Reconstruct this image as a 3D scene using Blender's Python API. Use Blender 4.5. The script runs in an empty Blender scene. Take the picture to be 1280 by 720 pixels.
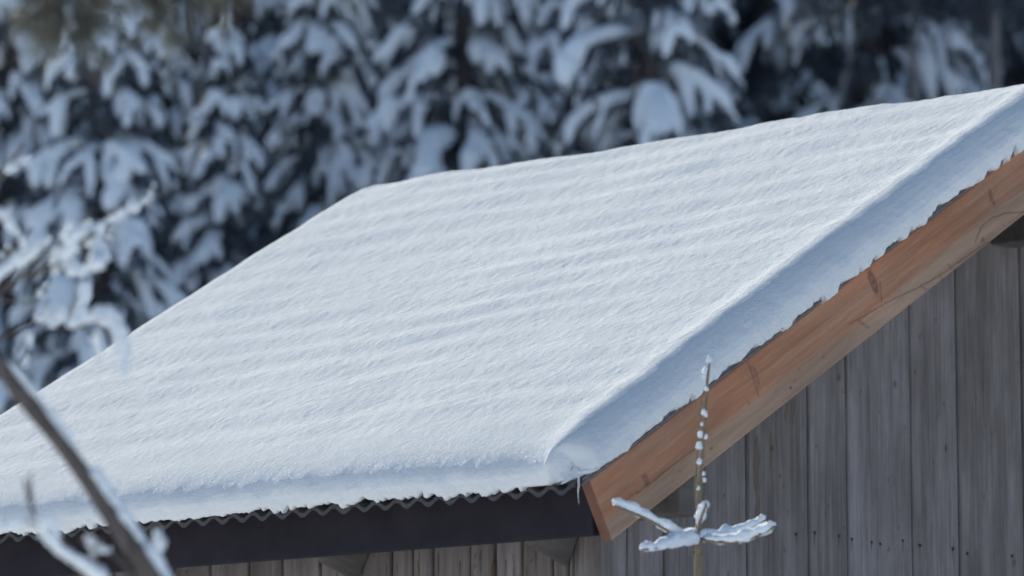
import bpy, math, random
import numpy as np
from mathutils import Vector
random.seed(7); RNG = np.random.default_rng(11)
sc = bpy.context.scene; COL = sc.collection
PI = math.pi; rad = math.radians

# ------------------------------------------------------------------ noise
def _hash(ix, iy, iz):
    h = (ix.astype(np.int64) * 374761393 + iy.astype(np.int64) * 668265263 + iz.astype(np.int64) * 2147483647) & 0xffffffff
    h = ((h ^ (h >> 13)) * 1274126177) & 0xffffffff
    h = ((h ^ (h >> 16)) * 2246822519) & 0xffffffff
    return ((h ^ (h >> 15)) & 0xffff) / 65535.0
def vnoise(x, y, z=0.0):
    x, y, z = np.broadcast_arrays(np.asarray(x, float), np.asarray(y, float), np.asarray(z, float))
    ix, iy, iz = np.floor(x), np.floor(y), np.floor(z)
    fx, fy, fz = x - ix, y - iy, z - iz
    s = lambda t: t * t * t * (t * (t * 6 - 15) + 10)
    fx, fy, fz = s(fx), s(fy), s(fz)
    r = 0
    for a in (0, 1):
        for b in (0, 1):
            for c in (0, 1):
                w = (fx if a else 1 - fx) * (fy if b else 1 - fy) * (fz if c else 1 - fz)
                r = r + w * _hash(ix + a, iy + b, iz + c)
    return r * 2 - 1
def fbm(x, y, z=0.0, o=4, g=0.5):
    r, a, f = 0, 1.0, 1.0
    for k in range(o):
        r = r + a * vnoise(x * f + 17.3 * k, y * f - 9.1 * k, np.asarray(z) * f + 3.7 * k); a *= g; f *= 2.03
    return r

# ------------------------------------------------------------------ mesh building
class MB:
    """collects verts, faces (and an optional colour per vertex) for ONE mesh"""
    def __init__(s): s.v = []; s.f = []; s.n = 0; s.c = []
    def add(s, v, f, c=None):
        v = np.asarray(v, float).reshape(-1, 3)
        s.v.append(v); s.f.extend([tuple(int(i) + s.n for i in q) for q in f])
        if c is None: c = np.zeros((len(v), 3))
        s.c.append(np.broadcast_to(np.asarray(c, float), (len(v), 3)))
        s.n += len(v)
    def addq(s, v, q, c=None):            # q: numpy array of faces
        s.add(v, q.tolist(), c)
    def box(s, x0, x1, y0, y1, z0, z1, c=None):
        v = [(x, y, z) for x in (x0, x1) for y in (y0, y1) for z in (z0, z1)]
        s.add(v, [(0, 1, 3, 2), (4, 6, 7, 5), (0, 4, 5, 1), (2, 3, 7, 6), (0, 2, 6, 4), (1, 5, 7, 3)], c)
    def tube(s, pts, rads, seg=8, squash=1.0, cap=True, noise=0.0, nf=20.0, c=None):
        pts = np.asarray(pts, float); n = len(pts); rads = np.broadcast_to(np.asarray(rads, float), (n,))
        t = np.gradient(pts, axis=0); t /= np.linalg.norm(t, axis=1)[:, None] + 1e-12
        up = np.array([0, 0, 1.0])
        side = np.cross(t, up); bad = np.linalg.norm(side, axis=1) < 0.15
        side[bad] = np.cross(t[bad], np.array([0.3, 1.0, 0]))
        side /= np.linalg.norm(side, axis=1)[:, None]
        nn = np.cross(side, t)
        a = np.arange(seg) / seg * 2 * PI
        V = pts[:, None] + (np.cos(a)[None, :, None] * side[:, None] + squash * np.sin(a)[None, :, None] * nn[:, None]) * rads[:, None, None]
        V = V.reshape(-1, 3)
        if noise:
            ctr = np.repeat(pts, seg, axis=0)
            k = 1 + noise * fbm(V[:, 0] * nf, V[:, 1] * nf, V[:, 2] * nf, 2)[:, None]
            V = ctr + (V - ctr) * k
        i = np.arange(n - 1)[:, None] * seg; j = np.arange(seg)[None]; j2 = (j + 1) % seg
        q = np.stack([i + j, i + j2, i + seg + j2, i + seg + j], -1).reshape(-1, 4)
        f = q.tolist()
        if cap:
            f.append(list(range(seg - 1, -1, -1))); f.append(list(range((n - 1) * seg, n * seg)))
        s.add(V, f, c)
    def blob(s, pts, w, seg=8, n=7, squash=0.75, noise=0.22, nf=None, taper=0.6):
        """snow lump along a spine: rounded ends, uneven width"""
        pts = np.asarray(pts, float)
        L = np.r_[0, np.cumsum(np.linalg.norm(np.diff(pts, axis=0), axis=1))]
        t = 0.5 - 0.5 * np.cos(np.linspace(0, PI, n))
        P = np.stack([np.interp(t * L[-1], L, pts[:, k]) for k in range(3)], 1)
        prof = np.sqrt(np.clip(1 - (2 * t - 1) ** 4, 0.0, 1)) * (1 - taper * t)
        s.tube(P, np.maximum(w * prof, 0.05 * w), seg, squash, True, noise, nf or 0.8 / w)
    def build(s, name, mat, parent=None, smooth=True, attr=None, loc=None):
        me = bpy.data.meshes.new(name)
        V = np.concatenate(s.v) if s.v else np.zeros((0, 3))
        me.from_pydata(V.tolist(), [], s.f)
        if smooth: me.polygons.foreach_set('use_smooth', np.ones(len(me.polygons), bool))
        if attr:
            a = me.color_attributes.new(attr, 'FLOAT_COLOR', 'POINT')
            C = np.concatenate(s.c); C = np.c_[C, np.ones(len(C))]
            a.data.foreach_set('color', C.astype(np.float32).ravel())
        me.materials.append(mat); me.update()
        o = bpy.data.objects.new(name, me); COL.objects.link(o)
        if parent: o.parent = parent
        if loc is not None: o.location = loc
        return o
def grid_faces(nu, nv):
    i = np.arange(nu - 1)[:, None] * nv; j = np.arange(nv - 1)[None]
    return np.stack([i + j, i + nv + j, i + nv + j + 1, i + j + 1], -1).reshape(-1, 4)

def tag(o, label=None, cat=None, group=None, kind=None):
    if label: o['label'] = label
    if cat: o['category'] = cat
    if group: o['group'] = group
    if kind: o['kind'] = kind
    return o
def empty(name, loc, rz, label, cat, group=None):
    o = bpy.data.objects.new(name, None); COL.objects.link(o)
    o.location = loc; o.rotation_euler = (0, 0, rz); o.empty_display_size = 0.2
    return tag(o, label, cat, group)

# ------------------------------------------------------------------ materials
class NT:
    def __init__(s, name):
        s.m = bpy.data.materials.new(name); s.m.use_nodes = True
        s.t = s.m.node_tree; s.b = s.t.nodes['Principled BSDF']; s.out = s.t.nodes['Material Output']
    def n(s, typ, ins=None, **kw):
        nd = s.t.nodes.new(typ)
        for k, v in kw.items(): setattr(nd, k, v)
        for k, v in (ins or {}).items():
            if hasattr(v, 'is_output'): s.t.links.new(v, nd.inputs[k])
            else: nd.inputs[k].default_value = v
        return nd
    def link(s, a, b): s.t.links.new(a, b)
    def coords(s, scale=(1, 1, 1), kind='Object'):
        tc = s.n('ShaderNodeTexCoord')
        return s.n('ShaderNodeMapping', {'Vector': tc.outputs[kind], 'Scale': scale}).outputs[0]
    def noise(s, vec, scale, detail=4, rough=0.55):
        return s.n('ShaderNodeTexNoise', {'Vector': vec, 'Scale': scale, 'Detail': detail, 'Roughness': rough}).outputs['Fac']
    def ramp(s, fac, stops):
        r = s.n('ShaderNodeValToRGB', {'Fac': fac}); e = r.color_ramp.elements
        while len(e) < len(stops): e.new(0.5)
        for k, (p, c) in enumerate(stops): e[k].position = p; e[k].color = (*c, 1) if len(c) == 3 else c
        return r.outputs[0]
    def mix(s, fac, a, b, mode='MIX'):
        m = s.n('ShaderNodeMix', data_type='RGBA', blend_type=mode)
        for sock, v in ((m.inputs[0], fac), (m.inputs[6], a), (m.inputs[7], b)):
            if hasattr(v, 'is_output'): s.link(v, sock)
            elif isinstance(v, (tuple, list)): sock.default_value = (*v, 1)
            else: sock.default_value = v
        return m.outputs[2]
    def math(s, op, a, b=0.0, clamp=False):
        m = s.n('ShaderNodeMath', operation=op, use_clamp=clamp)
        for sock, v in ((m.inputs[0], a), (m.inputs[1], b)):
            if hasattr(v, 'is_output'): s.link(v, sock)
            else: sock.default_value = v
        return m.outputs[0]
    def bump(s, h, strength, dist, normal=None):
        ins = {'Height': h, 'Strength': strength, 'Distance': dist}
        if normal is not None: ins['Normal'] = normal
        return s.n('ShaderNodeBump', ins).outputs[0]
    def set(s, **kw):
        for k, v in kw.items():
            sock = s.b.inputs[k.replace('_', ' ')]
            if hasattr(v, 'is_output'): s.link(v, sock)
            elif isinstance(v, tuple): sock.default_value = (*v, 1)
            else: sock.default_value = v

def mat_roof_snow():
    n = NT('fresh_snow'); co = n.coords()
    base = n.ramp(n.noise(co, 3.0, 5), [(0.3, (0.84, 0.865, 0.885)), (0.7, (0.90, 0.915, 0.93))])
    base = n.mix(1.0, base, n.ramp(n.noise(co, 240, 3, 0.7), [(0.3, (0.90, 0.90, 0.90)), (0.65, (1.03, 1.03, 1.03))]), 'MULTIPLY')
    n.set(Base_Color=base, Roughness=0.75)
    n.b.inputs['Specular IOR Level'].default_value = 0.0
    b = n.bump(n.noise(co, 42, 3, 0.6), 0.30, 0.008)
    b = n.bump(n.noise(co, 110, 3, 0.6), 0.5, 0.005, b)
    b = n.bump(n.noise(co, 420, 2, 0.7), 0.75, 0.0022, b)
    n.link(b, n.b.inputs['Normal'])
    # ice crystals: little facets with a direction of their own
    vo = n.n('ShaderNodeTexVoronoi', {'Vector': co, 'Scale': 330.0})
    d = n.n('ShaderNodeVectorMath', {0: vo.outputs['Color'], 1: (0.5, 0.5, 0.5)}, operation='SUBTRACT').outputs[0]
    d = n.n('ShaderNodeVectorMath', {0: d}, operation='SCALE'); d.inputs['Scale'].default_value = 2.6
    d = n.n('ShaderNodeVectorMath', {0: d.outputs[0]}, operation='NORMALIZE').outputs[0]
    gl = n.n('ShaderNodeBsdfGlossy', {'Color': (0.95, 0.96, 1, 1), 'Roughness': 0.32, 'Normal': d})
    mx = n.n('ShaderNodeMixShader', {0: 0.0030})
    n.link(n.b.outputs[0], mx.inputs[1]); n.link(gl.outputs[0], mx.inputs[2]); n.link(mx.outputs[0], n.out.inputs[0])
    return n.m
def mat_snow(name, a, b, sc_=8.0):
    n = NT(name); co = n.coords()
    n.set(Base_Color=n.ramp(n.noise(co, sc_, 4), [(0.3, a), (0.7, b)]), Roughness=0.8)
    n.link(n.bump(n.noise(co, sc_ * 16, 3), 0.6, 0.006), n.b.inputs['Normal'])
    return n.m
def mat_grey_wood():
    n = NT('weathered_wood'); 
    at = n.n('ShaderNodeAttribute', attribute_name='stain'); sp = n.n('ShaderNodeSeparateColor', {0: at.outputs['Color']})
    R, G, B = sp.outputs
    off = n.n('ShaderNodeVectorMath', {0: n.coords((1, 1, 1)), 1: at.outputs['Color']}, operation='ADD').outputs[0]
    stretch = n.n('ShaderNodeMapping', {'Vector': n.coords((1, 1, 0.035))}).outputs[0]
    fine = n.noise(stretch, 95, 5, 0.65); wide = n.noise(n.n('ShaderNodeMapping', {'Vector': n.coords((1, 1, 0.09))}).outputs[0], 16, 4, 0.6)
    c = n.ramp(fine, [(0.2, (0.125, 0.112, 0.107)), (0.5, (0.220, 0.199, 0.196)), (0.8, (0.292, 0.265, 0.264))])
    c2 = n.ramp(wide, [(0.3, (0.68, 0.65, 0.63)), (0.65, (1.10, 1.10, 1.10))])
    c = n.mix(1.0, c, c2, 'MULTIPLY')
    tint = n.ramp(R, [(0, (0.80, 0.77, 0.75)), (0.5, (1.0, 0.98, 0.97)), (1, (1.16, 1.15, 1.18))])
    c = n.mix(1.0, c, tint, 'MULTIPLY')
    blot = n.ramp(n.noise(n.coords((1, 1, 0.5)), 7, 5, 0.7), [(0.32, (0.62, 0.59, 0.57)), (0.62, (1.04, 1.03, 1.03))])
    c = n.mix(0.8, c, blot, 'MULTIPLY')
    c = n.mix(G, c, (0.17, 0.105, 0.05)); c = n.mix(B, c, (0.028, 0.024, 0.022))
    n.set(Base_Color=c, Roughness=0.82)
    h = n.math('SUBTRACT', fine, n.math('MULTIPLY', B, 0.6))
    n.link(n.bump(h, 0.6, 0.004), n.b.inputs['Normal'])
    return n.m
def mat_fresh_wood():
    n = NT('larch_wood')
    at = n.n('ShaderNodeAttribute', attribute_name='stain'); sp = n.n('ShaderNodeSeparateColor', {0: at.outputs['Color']})
    R, G, B = sp.outputs       # R: towards the red heartwood, G: knot, B: crack
    co = n.coords((0.05, 1, 1)); wob = n.noise(n.coords((0.6, 3, 3)), 2.2, 3)
    fine = n.noise(co, 130, 5, 0.6); mid = n.noise(co, 26, 4, 0.6)
    c = n.mix(R, (0.430, 0.275, 0.185), (0.490, 0.205, 0.100))
    c = n.mix(1.0, c, n.ramp(fine, [(0.25, (0.84, 0.80, 0.78)), (0.7, (1.12, 1.12, 1.12))]), 'MULTIPLY')
    c = n.mix(0.9, c, n.ramp(mid, [(0.3, (0.70, 0.65, 0.61)), (0.65, (1.1, 1.1, 1.1))]), 'MULTIPLY')
    c = n.mix(0.7, c, n.ramp(wob, [(0.35, (0.68, 0.66, 0.66)), (0.6, (1.07, 1.07, 1.07))]), 'MULTIPLY')
    c = n.mix(G, c, (0.13, 0.040, 0.022)); c = n.mix(B, c, (0.045, 0.022, 0.015))
    n.set(Base_Color=c, Roughness=0.62)
    n.link(n.bump(n.math('SUBTRACT', fine, B), 0.4, 0.003), n.b.inputs['Normal'])
    return n.m
def mat_plain(name, c1, c2, scale, rough=0.7, stretch=(1, 1, 1), bump=0.3, bd=0.004, spec=None, trans=0):
    n = NT(name); co = n.coords(stretch); f = n.noise(co, scale, 5, 0.6)
    n.set(Base_Color=n.ramp(f, [(0.3, c1), (0.7, c2)]), Roughness=rough)
    if spec is not None: n.b.inputs['Specular IOR Level'].default_value = spec
    if bump: n.link(n.bump(f, bump, bd), n.b.inputs['Normal'])
    return n.m
def mat_needles(name, c1, c2):
    n = NT(name); f = n.noise(n.coords(), 3.0, 4)
    col = n.ramp(f, [(0.3, c1), (0.7, c2)])
    n.set(Base_Color=col, Roughness=0.7)
    tr = n.n('ShaderNodeBsdfTranslucent', {'Color': col}); mx = n.n('ShaderNodeMixShader', {0: 0.25})
    n.link(n.b.outputs[0], mx.inputs[1]); n.link(tr.outputs[0], mx.inputs[2]); n.link(mx.outputs[0], n.out.inputs[0])
    return n.m
M = dict(
    roof_snow=mat_roof_snow(),
    snow=mat_snow('shade_blue_clump_snow', (0.82, 0.885, 0.96), (0.87, 0.92, 0.97), 6),  # white snow tinted blue: background shade light put into the albedo
    ground=mat_snow('ground_snow', (0.80, 0.82, 0.85), (0.88, 0.90, 0.92), 0.8),
    wood=mat_grey_wood(), larch=mat_fresh_wood(),
    fascia=mat_plain('dark_fascia_paint', (0.015, 0.0135, 0.020), (0.028, 0.025, 0.034), 9, 0.75, (1, 1, 1), 0.1, 0.004, 0.25),
    sheet=mat_plain('grey_roof_sheet', (0.036, 0.034, 0.039), (0.070, 0.066, 0.072), 30, 0.6),
    verge=mat_plain('grey_verge_trim', (0.10, 0.095, 0.10), (0.19, 0.18, 0.18), 40, 0.7),
    beam=mat_plain('grey_beam_wood', (0.075, 0.066, 0.060), (0.15, 0.132, 0.12), 20, 0.8, (1, 0.1, 1)),
    dark=mat_plain('dark_backing', (0.012, 0.011, 0.010), (0.02, 0.018, 0.017), 5, 0.9),
    nail=mat_plain('rusty_iron', (0.03, 0.02, 0.016), (0.06, 0.04, 0.03), 200, 0.6),
    bark=mat_plain('spruce_bark', (0.040, 0.034, 0.034), (0.095, 0.082, 0.08), 9, 0.9, (1, 1, 0.25), 0.8, 0.02),
    trunkbark=mat_plain('frosted_trunk_bark', (0.16, 0.145, 0.15), (0.25, 0.235, 0.24), 9, 0.9, (1, 1, 0.25), 0.8, 0.02),
    graybark=mat_plain('grey_twig_bark', (0.062, 0.050, 0.045), (0.14, 0.118, 0.11), 60, 0.8, (1, 1, 0.3), 0.5, 0.003),
    greenbark=mat_plain('olive_twig_bark', (0.14, 0.105, 0.065), (0.24, 0.185, 0.125), 110, 0.7, (1, 1, 0.3), 0.5, 0.002),
    needles=mat_needles('hazed_spruce_needles', (0.070, 0.085, 0.106), (0.125, 0.146, 0.178)),  # lifted and blued: the forest's hazy veil is put into the needle colour
    pine=mat_needles('pine_needles', (0.095, 0.098, 0.080), (0.17, 0.165, 0.135)),
)
n = NT('ice'); n.set(Base_Color=(0.9, 0.95, 1.0), Roughness=0.08); n.b.inputs['Transmission Weight'].default_value = 0.85; n.b.inputs['IOR'].default_value = 1.31
M['ice'] = n.m

# ------------------------------------------------------------------ camera
F_PX = 5030.0; PITCH = math.atan(742 / 5030.0); CAM = np.array([0, 0, 1.6])
cam = bpy.data.cameras.new('camera'); camo = bpy.data.objects.new('camera', cam); COL.objects.link(camo)
camo.location = CAM; camo.rotation_euler = (PI / 2 + PITCH, 0, 0)
cam.sensor_width = 36; cam.lens = F_PX / 1280 * 36; cam.clip_end = 3000; cam.clip_start = 0.1
cam.dof.use_dof = True; cam.dof.focus_distance = 10.8; cam.dof.aperture_fstop = 3.5; cam.dof.aperture_blades = 9
sc.camera = camo
_F = np.array([0, math.cos(PITCH), math.sin(PITCH)]); _U = np.array([0, -math.sin(PITCH), math.cos(PITCH)]); _R = np.array([1.0, 0, 0])
def at(px, py, d):
    """point in the world seen at that spot of the photograph, d metres deep"""
    return CAM + d * (_R * (px - 640) / F_PX + _U * (360 - py) / F_PX + _F)

# ------------------------------------------------------------------ light
SUN_AZ = math.atan2(-0.474, 0.880); SUN_EL = rad(30)
S = Vector((math.sin(SUN_AZ) * math.cos(SUN_EL), math.cos(SUN_AZ) * math.cos(SUN_EL), math.sin(SUN_EL)))
sl = bpy.data.lights.new('sun', 'SUN'); sl.energy = 5.0; sl.angle = rad(0.6); sl.color = (1.0, 0.955, 0.80)
so = bpy.data.objects.new('sun', sl); COL.objects.link(so); so.rotation_euler = (-S).to_track_quat('-Z', 'Y').to_euler(); so.location = (-30, 40, 40)
w = bpy.data.worlds.new('World'); sc.world = w; w.use_nodes = True
bg = w.node_tree.nodes['Background']; sky = w.node_tree.nodes.new('ShaderNodeTexSky'); sky.sky_type = 'NISHITA'
sky.sun_disc = False; sky.sun_elevation = SUN_EL; sky.sun_rotation = SUN_AZ; sky.altitude = 800; sky.air_density = 1.0; sky.dust_density = 0.6; sky.ozone_density = 2.8
w.node_tree.links.new(sky.outputs[0], bg.inputs[0]); bg.inputs[1].default_value = 0.113
sc.view_settings.view_transform = 'Standard'; sc.view_settings.look = 'None'; sc.view_settings.exposure = 0.12; sc.view_settings.gamma = 1.0
sc.render.engine = 'CYCLES'; sc.cycles.max_bounces = 8; sc.cycles.diffuse_bounces = 4; sc.cycles.use_denoising = True; sc.cycles.denoising_input_passes = 'RGB'; sc.cycles.use_adaptive_sampling = False; sc.cycles.filter_width = 1.6
sc.cycles.sample_clamp_indirect = 2.0

# ------------------------------------------------------------------ ground
g = np.linspace(-1, 1, 161); gx = np.sign(g) * (np.abs(g) ** 2.2) * 420; gy = gx + 30
X, Y = np.meshgrid(gx, gy, indexing='ij')
def gz(x, y): return 0.10 * fbm(np.asarray(x) * 0.35, np.asarray(y) * 0.35, 0, 3) + 0.6 * fbm(np.asarray(x) * 0.03, np.asarray(y) * 0.03, 5, 2) * np.clip((np.hypot(x, y) - 18) / 30, 0, 1) - 0.05
m = MB(); m.addq(np.stack([X, Y, gz(X, Y)], -1), grid_faces(161, 161))
tag(m.build('ground', M['ground']), kind='structure')

# ------------------------------------------------------------------ the shed: local x = u (out of the gable), y = v (in from the eave), z = w
E0 = np.array([0.19284, 9.96257, 2.58733]); A0 = rad(47.6); RZ = -(PI / 2 - A0)
TP = math.tan(rad(30.1)); CP = math.cos(rad(30.1)); SP = math.sin(rad(30.1))
UL = -2.88; VR = 2.12; OG = 0.25; VE = 0.32; GZ = -E0[2]       # far end, ridge line, gable overhang, eave wall
shed = empty('wooden_shed', (E0[0], E0[1], 0), RZ, 'small grey plank shed with orange barge boards under a thick snowy roof', 'shed')
SO = (0, 0, E0[2])               # parts are modelled with the eave corner as origin
def part(mb, name, mat, smooth=False, attr=None, parent=None):
    return mb.build(name, mat, parent or shed, smooth, attr, SO if parent is None else None)
def roof_w(v): return np.where(v <= VR, v * TP, (2 * VR - v) * TP)
VN, UN = np.array([0, 1, 0]), np.array([1, 0, 0])
du = np.array([math.cos(RZ), math.sin(RZ), 0]); dv = np.array([-math.sin(RZ), math.cos(RZ), 0])
def hit(px, py, kind, off):
    r = at(px, py, 1.0) - CAM; nrm = du if kind == 'u' else dv; P0 = E0 + nrm * off
    P = CAM + r * ((P0 - CAM) @ nrm) / (r @ nrm); q = P - E0
    return q @ du, q @ dv, q[2]

def plank_wall(edges, top, place, zdense, marks):
    """vertical boards side by side: edges along the wall, top(s) their cut, place(s, depth, w) -> xyz"""
    mb = MB()
    for k in range(len(edges) - 1):
        a, b = edges[k] + 0.0030, edges[k + 1] - 0.0030
        if b - a < 0.01: continue
        ns = max(6, int((b - a) / 0.005)); ss = np.r_[a, a + 0.0015, np.linspace(a + 0.004, b - 0.004, ns), b - 0.0015, b]
        dep = np.r_[-0.018, -0.0035, np.zeros(ns), -0.0035, -0.018]
        lift = RNG.uniform(-0.002, 0.002); cup = RNG.uniform(-1, 1) * 0.0015; tint = RNG.uniform(0.1, 0.95)
        rel = (ss - a) / (b - a) * 2 - 1
        tp = top(ss); lo = np.where(tp > zdense, zdense, tp - 0.02); nz = max(4, int((tp.max() - zdense) / 0.006))
        wts = np.linspace(0, 1, nz)
        W = lo[:, None] + (tp - lo)[:, None] * wts[None]
        W = np.concatenate([np.full((len(ss), 1), GZ + 0.1), W], 1)
        SS = np.repeat(ss[:, None], nz + 1, 1); D = np.repeat((dep + lift + cup * rel ** 2)[:, None], nz + 1, 1)
        D = D + 0.0008 * fbm(SS * 40, W * 6, k * 3.1, 3)
        V = place(SS, D, W)
        Cc = np.zeros((len(ss), nz + 1, 3)); Cc[..., 0] = np.clip(tint + 0.25 * fbm(SS * 6, W * 2, k, 2), 0, 1)
        for (kind, s0, w0, rs, rw) in marks:
            if s0 < a - 0.06 or s0 > b + 0.06: continue
            if kind == 'knot':
                r = np.hypot((SS - s0) / rs, (W - w0) / rw); v = np.clip(1.25 - r, 0, 1) ** 0.7 * (0.75 + 0.25 * np.cos(r * 9)); Cc[..., 2] = np.maximum(Cc[..., 2], np.clip(v, 0, 0.85))
                h = np.clip(1.9 - r, 0, 1) * 0.25; Cc[..., 1] = np.maximum(Cc[..., 1], h)
            elif kind == 'streak':      # narrow drip: dark head, thinning tail going down
                wd = rs * (0.7 + 0.3 * fbm(W * 25, s0 * 50, 0, 2)); x = np.abs(SS - s0 - 0.003 * fbm(W * 14, s0 * 9, 2, 2)) / wd
                y = (w0 - W) / rw; v = np.clip(1.2 - x, 0, 1) * np.clip(1 - y, 0, 1) ** 0.6 * (y > 0); Cc[..., 2] = np.maximum(Cc[..., 2], v * 0.85)
            elif kind == 'resin':
                wd = rs * (0.75 + 0.5 * fbm(W * 18, s0 * 31, 4, 3)); x = np.abs(SS - s0 - 0.005 * fbm(W * 9, s0 * 7, 1, 2)) / wd
                y = (w0 - W) / rw; v = np.clip(1.3 - x, 0, 1) * np.clip((1 - y) * 3, 0, 1) * (y > 0); e = np.exp(-((x - 1) / 0.35) ** 2) * np.clip((1 - y) * 3, 0, 1) * (y > 0)
                Cc[..., 1] = np.maximum(Cc[..., 1], 0.75 * np.clip(v, 0, 1)); Cc[..., 2] = np.maximum(Cc[..., 2], 0.62 * e)
        mb.addq(V, grid_faces(len(ss), nz + 1), Cc.reshape(-1, 3))
    return mb
# gable wall (faces right): board joints read off the photograph
UG = -OG
ge = [VE] + [hit(px, 560, 'u', UG)[1] for px in (785, 831, 870, 933, 1010, 1058, 1139, 1198, 1279)]
while ge[-1] < 2 * VR - VE - 0.22: ge.append(ge[-1] + random.uniform(0.12, 0.21))
ge.append(2 * VR - VE)
gm = []
for px, py in ((1048, 472), (1193, 461), (1183, 560), (1020, 557), (1053, 489), (1075, 490), (1118, 480), (1098, 515), (1220, 690), (1251, 668), (1268, 703), (1055, 660), (1140, 668), (1110, 600), (975, 595), (985, 640), (965, 560), (1180, 505), (905, 620), (1230, 620), (1150, 420), (1170, 400), (1240, 540)):
    _, s, w_ = hit(px, py, 'u', UG); big = random.random() < 0.3
    gm.append(('knot', s, w_, 0.007 if big else random.uniform(0.0025, 0.0045), 0.009 if big else random.uniform(0.003, 0.006)))
for px, py in ((995, 668), (1018, 666), (1048, 670), (1064, 674), (1089, 678), (1100, 680), (1128, 676), (1150, 682), (1191, 686), (1209, 692), (1265, 695)):
    _, s, w_ = hit(px, py, 'u', UG); gm.append(('streak', s, w_, random.uniform(0.003, 0.005), random.uniform(0.02, 0.045)))
for px, py, L, r in ((990, 500, 0.13, 0.007), (963, 528, 0.16, 0.004), (945, 545, 0.35, 0.008), (982, 502, 0.06, 0.003), (1117, 415, 0.09, 0.004), (880, 570, 0.2, 0.006)):
    _, s, w_ = hit(px, py, 'u', UG); gm.append(('resin', s, w_, r, L))
_, s_, w_ = hit(938, 674, 'u', UG); gm.append(('knot', s_, w_, 0.004, 0.006))
for k in range(60): gm.append(('knot', random.uniform(0.4, 3.9), random.uniform(-0.4, 1.1), random.uniform(0.0015, 0.004), random.uniform(0.002, 0.006)))
gw = plank_wall(ge, lambda s: roof_w(s) - 0.045, lambda s, d, w: np.stack([UG + d, s, w], -1), -0.40, gm)
part(gw, 'gable_wall', M['wood'], True, 'stain')
# eave wall (faces left, under the dark fascia)
eu = [hit(px, 712, 'v', VE)[0] for px in (716, 709, 690, 652, 618, 587, 540, 516, 489, 440, 400, 352, 310, 262, 215, 170)]
ee = sorted([UG - 0.001] + [x for x in eu if x < UG - 0.03])
while ee[0] > UL + OG + 0.1: ee.insert(0, ee[0] - random.uniform(0.09, 0.15))
ee[0] = UL + OG
em = []
for k in range(40): em.append(('knot', random.uniform(UL, UG), random.uniform(-0.4, -0.1), random.uniform(0.002, 0.005), random.uniform(0.003, 0.008)))
for px, py, L, r in ((618, 690, 0.12, 0.006), (524, 690, 0.09, 0.004), (660, 682, 0.1, 0.003), (400, 702, 0.1, 0.005)):
    s, _, w_ = hit(px, py, 'v', VE); em.append(('resin', s, w_, r, L))
for x in np.arange(UL + 0.2, UG, 0.055): em.append(('streak', x + random.uniform(-0.02, 0.02), random.uniform(-0.1, -0.15), random.uniform(0.002, 0.004), random.uniform(0.05, 0.2)))
ew = plank_wall(ee, lambda s: np.full_like(s, 0.10), lambda s, d, w: np.stack([s, VE - d, w], -1), -0.42, em)
part(ew, 'eave_wall', M['wood'], True, 'stain')
m = MB()                                                        # the two walls behind
m.box(UL + OG, UG - 0.02, 2 * VR - VE - 0.02, 2 * VR - VE, GZ, 0.10, (0.5, 0, 0)); part(m, 'rear_wall', M['wood'], False, 'stain')
m = MB(); P = [(VE, GZ), (2 * VR - VE, GZ), (2 * VR - VE, roof_w(VE) - .05), (VR, VR * TP - 0.05), (VE, roof_w(VE) - .05)]
v = [(UL + OG + d, a, b) for d in (-0.02, 0.0) for a, b in P]
m.add(v, [tuple(range(5)), tuple(range(9, 4, -1))] + [(i, i + 5, (i + 1) % 5 + 5, (i + 1) % 5) for i in range(5)], (0.5, 0, 0)); part(m, 'far_gable_wall', M['wood'], False, 'stain')
m = MB(); v = [(UG - 0.05 + d, a + 0.03 * (1 if a < VR else -1) * (a != VR), b) for d in (0, 0.025) for a, b in P]
m.add(v, [tuple(range(5)), tuple(range(9, 4, -1))] + [(i, i + 5, (i + 1) % 5 + 5, (i + 1) % 5) for i in range(5)]); 
m.box(UL + OG + 0.03, UG - 0.06, VE + 0.022, VE + 0.045, GZ, 0.08); part(m, 'dark_gap_backing', M['dark'])  # added dark sheet: keeps board gaps dark and stops light leaking through

# roof sheet, corrugated along the eave, both slopes
m = MB()
us = np.arange(UL, 0.012, 0.0076); wav = 0.009 * np.cos((us - 0.0) / 0.076 * 2 * PI)
for side in (0, 1):
    vs = np.linspace(-0.062, VR, 8)
    rows = []
    for th in (0.0, -0.012):
        Vv = np.stack([np.repeat(us[:, None], 8, 1), np.repeat((vs if not side else 2 * VR - vs)[None], len(us), 0), vs[None] * TP + 0.016 + th + wav[:, None]], -1)
        rows.append(Vv)
    nf = grid_faces(len(us), 8)
    m.addq(rows[0], nf); m.addq(rows[1], nf[:, ::-1])
    e = np.stack([rows[0][:, 0], rows[1][:, 0]], 1); m.addq(e, grid_faces(len(us), 2))
part(m, 'roof_sheet', M['sheet'], True)
# battens and boarding under the sheet
m = MB()
for side in (0, 1):
    f = (lambda v_: v_) if not side else (lambda v_: 2 * VR - v_)
    a, b = 0.10, VR - 0.001
    v = [(u, f(y), y * TP + z) for u in (UL + 0.045, -0.045) for y in (a, b) for z in (-0.035, 0.001)]
    m.add(v, [(0, 1, 3, 2), (4, 6, 7, 5), (0, 4, 5, 1), (2, 3, 7, 6), (0, 2, 6, 4), (1, 5, 7, 3)])
part(m, 'roof_boarding', M['dark'])

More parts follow.
